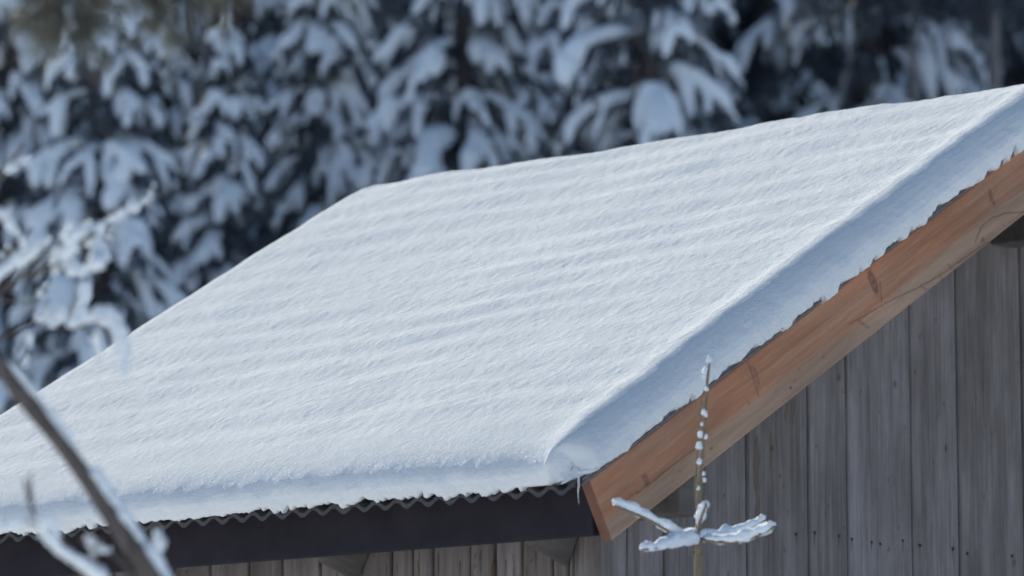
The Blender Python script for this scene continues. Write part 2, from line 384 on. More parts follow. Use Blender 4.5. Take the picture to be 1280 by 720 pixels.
# barge boards: modelled flat (x along the slope, y outward, z across), then leaned
def barge(u_out, far_slope, facing):
    L = VR / CP; H = 0.169; T = 0.032; r = 0.004
    xs = np.arange(0, L + 0.003, 0.0035); zs = np.r_[0, 0.0015, np.linspace(r, H - r, 64), H - 0.0015, H]
    dy = np.r_[-r, -0.001, np.zeros(64), -0.001, -r]
    X_, Z_ = np.meshgrid(xs, -zs[::-1], indexing='ij'); Y_ = np.repeat(dy[None, ::-1], len(xs), 0) + 0.0007 * fbm(X_ * 8, Z_ * 60, 0, 3)
    h = -Z_ / H                                               # 0 top .. 1 bottom
    edge = 0.62 + 0.10 * fbm(X_ * 1.6, 3.0, 0, 3)
    C_ = np.zeros(X_.shape + (3,))
    C_[..., 0] = np.clip((edge - h) * 7 + 0.5, 0, 1) * (0.75 + 0.25 * fbm(X_ * 3, h * 5, 0, 2))
    if facing > 0 and not far_slope:
        def loc(px, py):
            _, v_, w_ = hit(px, py, 'u', 0.0); return v_ * CP + w_ * SP, -(-v_ * SP + w_ * CP)
        for px, py, rx, rz, k in ((1092, 352, .014, .036, 1), (1240, 247, .009, .024, .9), (945, 470, .006, .03, .6), (807, 600, .010, .016, .8), (988, 485, .005, .004, 1), (970, 487, .003, .003, 1), (993, 476, .003, .003, 1), (1030, 445, .004, .004, .8), (890, 560, .005, .004, .8), (796, 616, .003, .003, .9), (1228, 300, .009, .005, .9), (1000, 462, .003, .003, .9), (1035, 410, .003, .003, .8), (850, 590, .004, .003, .7), (935, 505, .004, .004, .8)):
            x0, z0 = loc(px, py); rr = np.hypot((X_ - x0 - 0.004 * fbm(h * 8, px * 0.1, 0, 2)) / rx, (-Z_ - z0) / rz)
            C_[..., 1] = np.maximum(C_[..., 1], k * np.clip(1.5 - rr, 0, 1) ** 0.7 * (0.7 + 0.3 * np.cos(rr * 8)))
        for line in (((1062, 405), (1108, 378), (1150, 358), (1180, 341), (1215, 315), (1235, 302)), ((1219, 302), (1226, 284), (1240, 272), (1258, 266), (1300, 264)),
                     ((934, 452), (941, 470), (948, 494)), ((1072, 400), (1086, 410)), ((1150, 356), (1158, 362)), ((1174, 343), (1180, 351)), ((1100, 352), (1102, 378)), ((783, 625), (830, 590), (875, 556)), ((1185, 330), (1191, 336))):
            P_ = np.array([loc(*q) for q in line]); n_ = 320
            tt = np.linspace(0, len(P_) - 1, n_); lx = np.interp(tt, range(len(P_)), P_[:, 0]); lz = np.interp(tt, range(len(P_)), P_[:, 1]) + 0.0015 * fbm(tt * 6, 0.5, 0, 2)
            dmin = np.full(X_.shape, 9.0)
            for a, b in zip(lx, lz): dmin = np.minimum(dmin, np.hypot((X_ - a) * 0.55, -Z_ - b))
            C_[..., 2] = np.maximum(C_[..., 2], np.clip(1 - dmin / 0.0034, 0, 1) * (0.62 if abs(P_[0, 0] - P_[-1, 0]) > 0.1 else 0.5))
    mb = MB(); nz_ = len(zs)
    mb.addq(np.stack([X_, Y_, Z_], -1), grid_faces(len(xs), nz_), C_.reshape(-1, 3))
    B = np.stack([X_[::20], np.full_like(X_[::20], -T), Z_[::20]], -1); nb = len(B)
    mb.addq(B, grid_faces(nb, nz_)[:, ::-1], C_[::20].reshape(-1, 3))
    for idx in (0, nz_ - 1):                                   # long edges
        Fv = np.stack([X_[:, idx], Y_[:, idx], Z_[:, idx]], -1); Bv = Fv.copy(); Bv[:, 1] = -T
        mb.addq(np.stack([Fv, Bv], 1), grid_faces(len(xs), 2), np.repeat(C_[:, idx], 2, 0))
    for idx in (0, -1):                                        # ends (darker end grain)
        Fv = np.stack([X_[idx], Y_[idx], Z_[idx]], -1); Bv = Fv.copy(); Bv[:, 1] = -T
        mb.addq(np.stack([Fv, Bv], 1), grid_faces(nz_, 2), (0.7, 0.75, 0.25))
    V = mb.v
    o = part(mb, 'barge_board', M['larch'], True, 'stain')
    import bmesh
    bm = bmesh.new(); bm.from_mesh(o.data)
    if far_slope or facing < 0:
        for vv in bm.verts: vv.co.y = vv.co.y * (1 if facing > 0 else -1)
    bmesh.ops.recalc_face_normals(bm, faces=bm.faces); bm.to_mesh(o.data); bm.free()
    # x-> slope direction in (v, w); y -> u; z -> up normal
    from mathutils import Matrix
    sx = -1 if far_slope else 1
    R_ = Matrix(((0, 1, 0), (sx * CP, 0, -sx * SP), (SP, 0, CP))).to_4x4()
    R_.translation = Vector((u_out, 2 * VR if far_slope else 0, E0[2]))
    o.matrix_local = R_
    for pl in o.data.polygons: pl.use_smooth = True
    return o
barge(0.0, False, 1); barge(0.0, True, 1); barge(UL, False, -1); barge(UL, True, -1)
# verge trim: the dark edge of the roofing over each barge board
for u0, u1 in ((-0.047, 0.006), (UL - 0.006, UL + 0.047)):
    m = MB()
    vv = np.linspace(-0.035, VR, 240)
    for side in (0, 1):
        y = vv if not side else 2 * VR - vv
        top = vv * TP + 0.022 + 0.003 * fbm(vv * 30, u0 * 9, 0, 2)
        ring = np.stack([np.stack([np.full_like(vv, a), y, vv * TP + 0.0025 if b == 0 else top], -1) for a, b in ((u0, 0), (u1, 0), (u1, 1), (u0, 1), (u0, 0))], 1)
        m.addq(ring, grid_faces(len(vv), 5)); m.add(ring[0, :4], [(0, 1, 2, 3)]); m.add(ring[-1, :4], [(3, 2, 1, 0)])
    part(m, 'verge_trim', M['verge'])
# fascia under the eaves: front and rear
for f in (lambda y: y, lambda y: 2 * VR - y):
    m = MB(); ys = sorted((f(0.060), f(0.028 + 0.060)))
    m.box(UL + 0.043, -0.043, ys[0], ys[1], -0.131, 0.008)
    o = part(m, 'fascia_board', M['fascia']); bv = o.modifiers.new('edge', 'BEVEL'); bv.width = 0.003; bv.segments = 2
# beams sticking out of the gables to carry the barge boards
def beam(name, u0, u1, v0, v1, w0, w1):
    m = MB(); m.box(u0, u1, v0, v1, w0, w1); o = part(m, name, M['beam']); bv = o.modifiers.new('edge', 'BEVEL'); bv.width = 0.006; bv.segments = 2
for a, b in ((UG + 0.004, -0.046), (UL + 0.046, UL + OG - 0.024)):
    beam('wall_plate_end', a, b, 0.40, 0.49, -0.055, 0.19)
    beam('wall_plate_end', a, b, 2 * VR - 0.49, 2 * VR - 0.40, -0.055, 0.19)
    beam('ridge_beam_end', a, b, 2.07, 2 * VR - 2.07, 0.86, 1.14)
# rounded joist ends under the fascia
for k, u in enumerate((-0.355, -1.12, -1.885, -2.58)):
    m = MB(); a = np.linspace(0, PI, 13); hw = 0.05 + 0.008 * (k % 2)
    prof = np.stack([hw * np.cos(a) * (1 - 0.25 * np.sin(a)), -0.075 - 0.105 * np.sin(a) ** 1.3], -1)
    ys = (0.096, 0.18, 0.31)
    prof[:, 0] = hw * np.cos(a) * (1 - 0.72 * np.sin(a) ** 2) * 0.95
    V = np.stack([np.stack([u + prof[:, 0] * (1 + .02 * j), np.full(13, y), -0.075 + (prof[:, 1] + 0.075) * (0.1, 0.6, 1.0)[j]], -1) for j, y in enumerate(ys)])
    m.addq(V, grid_faces(3, 13)); m.add(V[0], [tuple(range(13))]); m.add(V[2], [tuple(range(12, -1, -1))]); 
    part(m, 'joist_end', M['beam'], False)
    # nails in the gable boards
nail = None
for px, py in ((995, 668), (1018, 666), (1048, 670), (1064, 674), (1089, 678), (1100, 680), (1128, 676), (1150, 682), (1191, 686), (1209, 692), (1265, 695)):
    _, s, w_ = hit(px, py, 'u', UG)
    if nail is None:
        m = MB(); m.tube([(-0.004, 0, 0), (0.0035, 0, 0), (0.0045, 0, 0)], [0.0042, 0.0042, 0.003], 10); nail = m.build('nail', M['nail'], shed); o = nail
    else:
        o = nail.copy(); COL.objects.link(o); o.parent = shed
    o.location = (UG, s, w_ + E0[2])

# ------------------------------------------------------------------ snow on the roof
def profile(pts, n):
    pts = np.array(pts); L = np.r_[0, np.cumsum(np.hypot(np.diff(pts[:, 0]), 0.13 * np.diff(pts[:, 1])))]
    t = np.linspace(0, L[-1], n); return np.interp(t, L, pts[:, 0]), np.interp(t, L, pts[:, 1])
rd, rh = profile([(0.06, 0), (0.012, 0), (-0.010, 0.03), (-0.019, 0.14), (-0.020, 0.28), (-0.014, 0.45), (-0.002, 0.62), (0.016, 0.78), (0.036, 0.89), (0.060, 0.96), (0.09, 1.0)], 54)
ed, eh = profile([(0.07, 0), (0.012, 0), (-0.012, 0.03), (-0.022, 0.16), (-0.028, 0.34), (-0.026, 0.52), (-0.016, 0.68), (0.0, 0.80), (0.024, 0.89), (0.062, 0.95), (0.12, 0.985), (0.21, 1.0)], 52)
U0, U1 = UL - 0.012, 0.014; V0 = -0.068
uc = np.r_[U0 + rd, np.linspace(U0 + 0.098, U1 - 0.096, 430), (U1 - rd)[::-1]]; hu = np.r_[rh, np.ones(430), rh[::-1]]
near = np.linspace(V0 + 0.218, VR + 0.12, 330); far = np.linspace(VR + 0.16, 2 * VR - V0 - 0.23, 50)
vc = np.r_[V0 + ed, near, far, (2 * VR - V0 - ed)[::-1]]; hv = np.r_[eh, np.ones(380), eh[::-1]]
Ug, Vg = np.meshgrid(uc, vc, indexing='ij'); Hm = np.minimum(hu[:, None], hv[None]); Hp = np.clip(1 - ((1 - hu[:, None]) ** 4 + (1 - hv[None]) ** 4) ** 0.25, 0, 1)
sm = np.clip((Hm - 0.3) / 0.5, 0, 1); sm = sm * sm * (3 - 2 * sm); H = Hm * (1 - sm) + Hp * sm
dr = U1 - Ug                                                    # distance in from the near verge
calm = np.clip((Vg - V0 - 0.02) / 0.22, 0.22, 1)
berm = np.exp(-((dr - 0.055) / 0.058) ** 2) * (0.85 + 0.15 * fbm(Vg * 3, 1.7, 0, 2))
Vs = Vg - 0.014 * np.clip(H * 2.5 - 0.4, 0, 1) * np.exp(-((dr - 0.04) / 0.055) ** 2) * np.clip(1 - (Vg - V0) / 0.25, 0, 1)
rc = 0.075; xc = (Ug - (U1 - rc)) / rc; yc = ((V0 + rc) - Vs) / rc; cm = (xc > 0) & (yc > 0)      # rounded corner in plan
xr = xc * np.sqrt(np.clip(1 - np.clip(yc, 0, 1.3) ** 2 / 2, 0, 1)); yr = yc * np.sqrt(np.clip(1 - np.clip(xc, 0, 1.3) ** 2 / 2, 0, 1))
Ug = np.where(cm, U1 - rc + rc * xr, Ug); Vs = np.where(cm, V0 + rc - rc * yr, Vs)
ax = rad(3); al = (Ug * math.cos(ax) + Vs / CP * math.sin(ax)); ac = (-Ug * math.sin(ax) + Vs / CP * math.cos(ax))
wob = 0.06 * fbm(al * 1.3, ac * 1.3, 9, 2)
rip = calm * np.clip((U1 - Ug) / 0.16, 0.2, 1) * np.clip((Ug - U0) / 0.2, 0.3, 1) * (0.0034 * vnoise(al * 0.7, (ac + wob) * 6.0, 0) + 0.0030 * np.sin((ac + 0.4 * wob) * 2 * PI / 0.17 + 1.3 * fbm(al * 0.9, ac * 1.4, 6, 2)) * (0.7 + 0.5 * vnoise(al * 1.1, ac * 2, 8)) + 0.0013 * vnoise(al * 2.6, (ac + wob + 0.12 * al) * 16, 2) + 0.0005 * fbm(al * 9, (ac + wob + 0.15 * al) * 26, 3, 2) + 0.0008 * fbm(al * 34, ac * 38, 5, 2))
Tn = 0.091 + 0.004 * fbm(Ug * 1.1, Vs * 1.1, 0, 2) + 0.0018 * fbm(Ug * 4, Vs * 4, 3, 2) + rip + 0.010 * berm
# smooth ridge
e = 0.05; dd = Vs - VR; rw = VR * TP - TP * (np.sqrt(dd * dd + e * e)) + 0.012
Z0 = rw + 0.024
# small dips and swells along the ridge line
Tn = Tn + 0.0065 * np.exp(-(dd / 0.14) ** 2) * (fbm(Ug * 2.2, 4.4, 0, 3) + 0.4 * fbm(Ug * 9, 2.0, 1, 2))
Zg = Z0 + Tn / CP * H
# ragged lower edge: teeth and gaps
low = np.clip(1 - H / 0.22, 0, 1)
s_along = np.where(np.minimum(hu[:, None], 9) < hv[None], Vs, Ug)
teeth = 0.008 * fbm(s_along * 8, 0.3, 0, 2) + 0.013 * fbm(s_along * 38, 7.7, 2, 2) + 0.007 * fbm(s_along * 100, 3.3, 4, 2)
teeth = teeth * (0.75 + 0.7 * vnoise(s_along * 5, 8.8)) * np.clip(np.maximum(hu[:, None], hv[None]) * 1.6 - 0.5, 0, 1)
teeth = np.clip(teeth + np.where(hu[:, None] < hv[None], -0.021, -0.014), -0.038, np.where(hu[:, None] < hv[None], 0.012, 0.020))
Zg = Zg + low * (teeth + 0.016 * np.clip(xc, 0, 1) * np.clip(yc, 0, 1))
Nrm = np.stack([Ug, Vs, Zg], -1)
a_ = np.gradient(Nrm, axis=0); b_ = np.gradient(Nrm, axis=1); nn = np.cross(a_, b_); nn /= np.linalg.norm(nn, axis=-1)[..., None] + 1e-12
wall = (H < 0.985) & (H > 0.004)
dsp = (0.0042 * fbm(Ug * 16, Vs * 16, Zg * 16, 2) + 0.0012 * fbm(Ug * 80, Vs * 80, Zg * 80, 3)) * np.clip(1.35 - 1.45 * H, 0.06, 1) + 0.0032 * low * fbm(Ug * 120, Vs * 120, Zg * 120, 2)
top_d = 0.0007 * fbm(Ug * 70, Vs * 70, Zg * 70, 2)
Nrm = Nrm + nn * np.where(wall, dsp * np.clip(H * 20, 0, 1), top_d * (H > 0.5))[..., None]
near_c = (Nrm[..., 0] > U1 - 0.17) & (Nrm[..., 1] < V0 + 0.09)
Nrm[..., 2] = np.where(near_c, np.maximum(Nrm[..., 2], V0 * TP + 0.026 + 0.35 * np.clip(Nrm[..., 1] - V0, 0, 1)), Nrm[..., 2])
m = MB(); m.addq(Nrm, grid_faces(len(uc), len(vc)))
o = m.build('roof_snow', M['roof_snow'], None, True); o.location = tuple(E0); o.rotation_euler = (0, 0, RZ)
tag(o, 'thick smooth blanket of snow with ragged edges lying on the shed roof', 'snow', kind='thing')

def world(u, v, w_): return E0 + du * u + dv * v + np.array([0, 0, w_])
m = MB(); u, v_, _ = hit(723, 600, 'v', -0.075); z_ = hit(723, 604, 'v', -0.075)[2]; z1 = hit(723, 629, 'v', -0.075)[2]
zz = np.linspace(z_ + 0.02, z1, 9); pts = [world(u + 0.001 * math.sin(k), -0.075, z) for k, z in enumerate(zz)]
org = pts[0]; m.tube(np.array(pts) - org, np.linspace(0.0034, 0.0006, 9), 8, noise=0.15, nf=90)
o = m.build('icicle', M['ice']); o.location = tuple(org); tag(o, 'thin icicle hanging from the snow at the roof corner beside the orange board', 'icicle')

# ------------------------------------------------------------------ spruces
def spruce(Ht, R, snow_p, seed, step=0.42, big=1.0, bare=0.03, nbr=7, droop=0.55, inner=0.0, front=1.0):
    rg = np.random.default_rng(seed)
    tr, cr, sn = MB(), MB(), MB()
    zs = np.linspace(-0.3, Ht, 14)
    lean = rg.normal(0, 0.012, 2); tp = np.stack([lean[0] * zs + 0.03 * np.sin(zs), lean[1] * zs, zs], -1)
    tr.tube(tp, 0.012 * Ht * (1 - zs.clip(0) / Ht) ** 0.8 + 0.012, 9, noise=0.1, nf=4)
    z = max(bare * Ht, 0.35); tri = []
    while z < Ht - 0.15:
        f = z / Ht; Lw = R * (1 - f) ** 0.75 + 0.12; nb = max(4, int(nbr * (0.75 + 0.25 * (1 - f)))); ph = rg.uniform(0, 6.28)
        for b in range(nb):
            a = ph + b * 2 * PI / nb + rg.normal(0, 0.16); L = Lw * rg.uniform(0.72, 1.12); zz = z + rg.uniform(-0.22, 0.22) * step
            fp = front if math.sin(a) < -0.55 else 1.0
            loaded = rg.random() < fp * snow_p * (0.8 + 0.3 * float(vnoise(a * 1.3 + 4, z * 0.7 + seed)))
            t = np.linspace(0, 1, 8); dz = L * (rg.uniform(0.05, 0.30) * t - (droop + rg.uniform(-0.08, 0.25)) * t ** 2.0)
            a2 = a + rg.normal(0, 0.15) * t
            c0 = np.array([lean[0] * zz, lean[1] * zz, zz])
            P = c0 + np.stack([np.cos(a2) * L * t, np.sin(a2) * L * t, dz], -1)
            tr.tube(P, np.linspace(0.014 * L + 0.008, 0.004, 8), 4, cap=False)
            spines = [(P[1:], 0)]
            nt = max(3, int(L / 0.17))
            for k in range(nt):
                tt = 0.25 + 0.72 * (k + rg.uniform(0, 0.6)) / nt; sd = 1 if k % 2 else -1
                base = np.array([np.interp(tt, t, P[:, i]) for i in range(3)])
                tl = (0.34 * L * (1 - 0.6 * tt) + 0.16) * rg.uniform(0.7, 1.25); ta = np.interp(tt, t, a2) + sd * rg.uniform(0.45, 1.0)
                q = np.linspace(0, 1, 6); tz = tl * (-0.1 * q - rg.uniform(0.7, 1.3) * q ** 1.6); sp2 = tl * (q - 0.35 * q * q)
                spines.append((base + np.stack([np.cos(ta) * sp2, np.sin(ta) * sp2, tz], -1), tt))
            for sp_, tt in spines:
                ln = np.linalg.norm(sp_[-1] - sp_[0]); cnt = int(10 + 30 * ln)
                ii = rg.uniform(0, len(sp_) - 1.001, cnt); i0 = ii.astype(int); fr = (ii - i0)[:, None]
                p = sp_[i0] * (1 - fr) + sp_[i0 + 1] * fr; d = (sp_[-1] - sp_[0]) / (ln + 1e-6)
                o_ = rg.normal(0, 1, (cnt, 3)) * 0.6 + d * 0.7 + np.array([0, 0, -0.5]); o_ /= np.linalg.norm(o_, axis=1)[:, None]
                sidev = np.cross(o_, rg.normal(0, 1, (cnt, 3))); sidev /= np.linalg.norm(sidev, axis=1)[:, None]
                ll = rg.uniform(0.09, 0.20, cnt)[:, None]; wd = rg.uniform(0.018, 0.04, cnt)[:, None]
                tri.append(np.stack([p - sidev * wd, p + sidev * wd, p + o_ * ll], 1))
                if not loaded: continue
                wv = big * math.exp(rg.normal(-2.62, 0.25)) * (0.8 + 0.3 * min(L, 2.0))
                if tt == 0:
                    q = np.linspace(max(inner, rg.uniform(0, 0.15)), 1.03, 8); wv *= 1.15; sq = rg.uniform(0.5, 0.7); tap = rg.uniform(-0.1, 0.2)
                else:
                    if tt < inner or rg.random() > 0.9: continue
                    q = np.linspace(0.0, 1.03, 7); sq = rg.uniform(0.65, 0.95); tap = rg.uniform(0.25, 0.7)
                x_ = np.linspace(0, 1, len(sp_)); s2 = np.stack([np.interp(q, x_, sp_[:, i]) for i in range(3)], -1)
                s2[:, 2] += wv * 0.75
                sn.blob(s2, wv, 8, 10, sq, 0.42, 0.6 / wv, tap)
        z += step * rg.uniform(0.85, 1.15) * (0.6 + 0.4 * (1 - f))
    T = np.concatenate(tri).reshape(-1, 3); cr.addq(T, np.arange(len(T)).reshape(-1, 3))
    sn.blob([(lean[0] * Ht, lean[1] * Ht, Ht - 0.35), (lean[0] * Ht, lean[1] * Ht, Ht + 0.06)], 0.06, 7, 6)
    return tr, cr, sn
class Tree:
    def __init__(s, *a, **k):
        tr, cr, sn = spruce(*a, **k); s.m = {}
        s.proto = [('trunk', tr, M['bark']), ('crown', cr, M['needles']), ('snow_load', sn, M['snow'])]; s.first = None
    def put(s, x, y, rz, scale, name, label, group):
        r = empty(name, (x, y, float(gz(x, y))), rz, label, 'tree', group); r.scale = (scale,) * 3
        if s.first is None: s.first = [mb.build(nm, mt, r) for nm, mb, mt in s.proto if mb.n]; [tag(o, kind='stuff') for o in s.first if o.name.startswith('snow')]
        else:
            for o in s.first:
                c = o.copy(); COL.objects.link(c); c.parent = r
        return r
def px_x(px, y): return (px - 640) / F_PX * y
def top_h(py, y): return 1.6 + y * (742 + 360 - py) / F_PX
GR = 'spruces standing behind the shed'
# heavy snow, visible row
T1 = Tree(top_h(-90, 38), 1.9, 1.1, 1, step=0.60, big=1.15, nbr=8, inner=0.15)
T2 = Tree(top_h(20, 40.5), 1.25, 1.2, 2, step=0.51, big=1.1, nbr=8, inner=0.1, droop=0.7)
T3 = Tree(top_h(-260, 43), 1.35, 1.1, 3, step=0.52, big=1.05, nbr=8, inner=0.1, droop=0.8)
T4 = Tree(top_h(-420, 41), 2.1, 1.05, 4, step=0.66, big=1.15, nbr=8, inner=0.03, front=1.0)
T5 = Tree(top_h(-420, 39), 2.3, 1.0, 5, step=0.70, big=1.15, droop=0.6, inner=0.12, front=0.85)
T6 = Tree(17.5, 2.5, 0.28, 6, step=0.55, big=0.85, nbr=6)       # dark forest trees
T7 = Tree(19.5, 2.7, 0.40, 8, step=0.6, big=0.95, nbr=6)
T8 = Tree(18.5, 2.3, 0.04, 9, step=0.6, big=1.2, nbr=5, bare=0.45)
for T_, px, y, rz, s_, lab in (
    (T1, 120, 38, 0.3, 1, 'broad heavily snowed spruce behind the leaning branch, lowest snow-laden boughs left of the roof'),
    (T2, 268, 40.5, 1.0, 1, 'narrow snowed young spruce with its pointed top just below the upper picture edge'),
    (T3, 372, 43, 2.0, 1, 'slim tall spruce with fine drooping snow tongues, behind the far end of the roof ridge'),
    (T4, 585, 41, 0.6, 1, 'wide tall spruce with long sagging snow boughs, behind the middle of the snowy ridge'),
    (T5, 825, 39, 0.2, 1, 'big spruce with the fattest snow pads and a dark bare-looking core above the ridge'),
    (T3, -40, 41, 0.5, 1.05, 'snowed spruce cut off by the left picture edge behind the snowy shrub'),
    (T3, 468, 46, 4.0, 1.15, 'shaded slender snowed spruce filling the gap between the slim and the wide spruce'),
    (T1, 200, 45.5, 2.4, 1.1, 'broad shaded snowed spruce half hidden behind the narrow pointed young one'),
    (T1, 325, 47, 5.0, 1.15, 'shaded broad snowed spruce in the gap left of the slim tall spruce'),
    (T1, 20, 46, 3.3, 1.15, 'shaded broad snowed spruce behind the upper twigs of the snowy shrub'),
    (T4, 715, 46, 3.0, 1.0, 'shaded wide snowed spruce in the gap left of the fattest snow pads'),
    (T7, 1085, 47, 1.1, 1, 'dark spruce with a few white snow patches, right of the fattest snow pads'),
    (T6, 985, 50, 0.4, 1, 'almost snowless dark spruce in the gap right of the big snow pads'),
    (T6, 1200, 52, 2.9, 1.05, 'dark green spruce without snow behind the bare grey trunk at upper right')):
    T_.put(px_x(px, y), y, rz, s_, 'spruce_tree', lab, GR)
# taller bare trunks at upper right
def bare_trunk(px, y, r, lab, seed):
    rg = random.Random(seed); x = px_x(px, y); t = empty('bare_spruce', (x, y, float(gz(x, y))), 0, lab, 'tree', 'bare forest trunks at upper right')
    z = np.linspace(-0.3, 17, 18); m = MB(); m.tube(np.stack([0.02 * np.sin(z * 0.7), 0 * z, z], -1), r * (1 - 0.6 * z.clip(0) / 17), 10, noise=0.08, nf=3); m.build('trunk', M['trunkbark'], t)
    for k in range(16):
        zz = rg.uniform(4, 13); a = rg.uniform(0, 6.28); L = rg.uniform(0.4, 1.1); q = np.linspace(0, 1, 6)
        m = MB(); m.tube(np.stack([np.cos(a) * L * q, np.sin(a) * L * q, zz - 0.3 * L * q - 0.3 * L * q * q], -1), np.linspace(0.02, 0.005, 6), 5); m.build('dead_branch', M['bark'], t)
    tr, cr, sn = spruce(7, 1.5, 0.2, seed, step=0.6, nbr=5)
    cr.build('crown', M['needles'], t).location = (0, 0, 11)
bare_trunk(1254, 43, 0.085, 'bare straight grey trunk near the upper right picture corner', 21)
bare_trunk(1150, 44, 0.055, 'thin bare trunk behind the snow-capped twigs left of the grey trunk', 22)
# dense forest behind and beside
k = 0; rf = random.Random(5)
for row, y in enumerate((50.5, 54, 57.5, 61, 65, 70, 76)):
    x = -23 - row * 1.5
    while x < 14 + row:
        yy = y + rf.uniform(-1.6, 1.6); T_ = (T6, T7, T6, T8)[rf.randrange(4)] if x > 1 else (T7, T6, T7)[rf.randrange(3)]
        T_.put(x + rf.uniform(-0.7, 0.7), yy, rf.uniform(0, 6.28), rf.uniform(0.95, 1.2), 'forest_spruce', 'dark lightly snowed spruce in the shaded forest beyond the first snowy trees', 'dark spruces of the forest behind'); k += 1
        x += rf.uniform(2.0, 2.8)

# ------------------------------------------------------------------ little spruce top in front of the gable
DS = 9.3
base = at(874, 1400, DS); base[2] = 0
base = np.array([at(874, 720, DS)[0] - 0.03, at(874, 720, DS)[1], 0.0]); base[2] = float(gz(base[0], base[1]))
sap = empty('spruce_sapling', tuple(base), 0, 'slim leafless sapling with a snow-laden whorl of twigs in front of the plank gable', 'sapling')
def rel(pts, b=None): return np.array(pts) - (base if b is None else b)
def spline(P, n=24):
    P = np.array(P, float); t = np.arange(len(P)); q = np.linspace(0, len(P) - 1, n); out = np.zeros((n, 3))
    Pp = np.vstack([2 * P[0] - P[1], P, 2 * P[-1] - P[-2]])
    for k, x in enumerate(q):
        i = min(int(x), len(P) - 2); f = x - i; a, b, c, d = Pp[i:i + 4]
        out[k] = 0.5 * (2 * b + (c - a) * f + (2 * a - 5 * b + 4 * c - d) * f * f + (3 * b - a - 3 * c + d) * f ** 3)
    return out
P = [base + (0, 0, -0.1), base + (0.01, 0, 0.9), at(873, 720, DS), at(873, 690, DS), at(873, 664, DS), at(875, 600, DS), at(880, 540, DS), at(883, 490, DS), at(887, 449, DS)]
sp_ = spline(P, 60); m = MB(); m.tube(rel(sp_), np.interp(np.linspace(0, 1, 60), [0, .3, .55, 0.7, 1], [0.014, 0.0095, 0.0080, 0.0045, 0.0026]), 10, noise=0.12, nf=60); m.build('stem', M['greenbark'], sap)
# second thin shoot close beside the leader
P = [at(875, 665, DS + 0.02), at(870, 610, DS + 0.03), at(872, 550, DS + .02), at(876, 500, DS)]
m = MB(); m.tube(rel(spline(P, 24)), np.linspace(0.004, 0.0022, 24), 8, noise=0.1, nf=90); m.build('shoot', M['greenbark'], sap)
def twig(pts, r0, r1, mat='greenbark', root=None, b=None, name='twig'):
    s2 = spline(pts, 22); m = MB(); m.tube(rel(s2, b), np.linspace(r0, r1, 22), 7, noise=0.15, nf=70); return m.build(name, M[mat], root or sap), s2
def snow_on(s2, a, b_, w0, w1, lift, root, b=None, seed=0, name='snow_cap', n=26, seg=14, nz=0.3, squash=0.85):
    back = 0.009 if root.name.startswith('spruce_sap') else 0.0
    x_ = np.linspace(0, 1, len(s2)); q = np.linspace(a, b_, n); P = np.stack([np.interp(q, x_, s2[:, i]) for i in range(3)], -1)
    wv = np.interp(np.linspace(0, 1, n), [0, 0.5, 1], [w0, (w0 + w1) / 2, w1]) * (1 + 0.28 * fbm(np.linspace(0, 7, n), seed * 3.3, 0, 2))
    t = np.linspace(0, 1, n); capf = np.clip(np.sqrt(np.clip(np.minimum(t, 1 - t) * 9, 0, 1)), 0.12, 1); wv = wv * capf
    P[:, 2] += lift + wv * 0.35; P[:, 1] += back; m = MB(); m.tube(rel(P, b), wv, seg, squash, True, nz, 75); return m.build(name, M['snow'], root)
D_ = DS
t1, s1 = twig([at(873, 672, D_), at(845, 668, D_ - .04), at(806, 648, D_ - .1), at(768, 632, D_ - .15)], 0.0042, 0.0028); snow_on(s1, 0.22, 1.04, 0.0125, 0.0145, 0.006, sap, seed=1)
t2, s2 = twig([at(873, 674, D_), at(905, 672, D_ + .03), at(940, 662, D_ + .05), at(957, 651, D_ + .06)], 0.0042, 0.0028); snow_on(s2, 0.25, 1.03, 0.016, 0.0095, 0.008, sap, seed=2)
t3, s3 = twig([at(873, 674, D_), at(915, 678, D_ - .06), at(950, 668, D_ - .10), at(969, 658, D_ - .12)], 0.0042, 0.0025); snow_on(s3, 0.05, 1.04, 0.016, 0.0125, 0.004, sap, seed=3)
t4, s4 = twig([at(873, 674, D_), at(850, 678, D_ - .08), at(825, 684, D_ - .13), at(802, 688, D_ - .16)], 0.0042, 0.0025); snow_on(s4, 0.0, 1.05, 0.019, 0.0125, 0.002, sap, seed=4)
t5, s5 = twig([at(873, 672, D_), at(874, 656, D_ - .10), at(879, 640, D_ - .16), at(883, 632, D_ - .18)], 0.0042, 0.003); snow_on(s5, 0.25, 1.06, 0.0095, 0.0115, 0.003, sap, seed=5)
m = MB(); m.blob(rel([at(838, 677, D_ + .01), at(872, 668, D_ + .016), at(915, 669, D_ + .012)]), 0.024, 14, 14, 0.72, 0.3, 40, 0.15); m.build('snow_cap', M['snow'], sap)
for k, (px, py, r) in enumerate(((887, 449, 5), (882, 463, 4), (881, 471, 3.2), (880, 515, 4.2), (883, 519, 2.6), (876, 543, 3.8), (883, 546, 3), (875, 557, 4), (875, 577, 3.8), (881, 600, 3.2), (874, 610, 3), (880, 592, 2.4), (884, 486, 2.6), (878, 530, 2.5))):
    p = at(px, py, DS - 0.008); w_ = r * random.uniform(0.65, 0.95) / 5030 * DS; p = p + (-0.002, 0, 0); m = MB(); m.blob(rel([p + (0, 0, -1.3 * w_), p + (0.3 * w_, 0, 1.4 * w_)]), w_, 11, 9, 1.0, 0.55, 0.8 / w_, 0.2); m.build('snow_clump', M['snow'], sap)

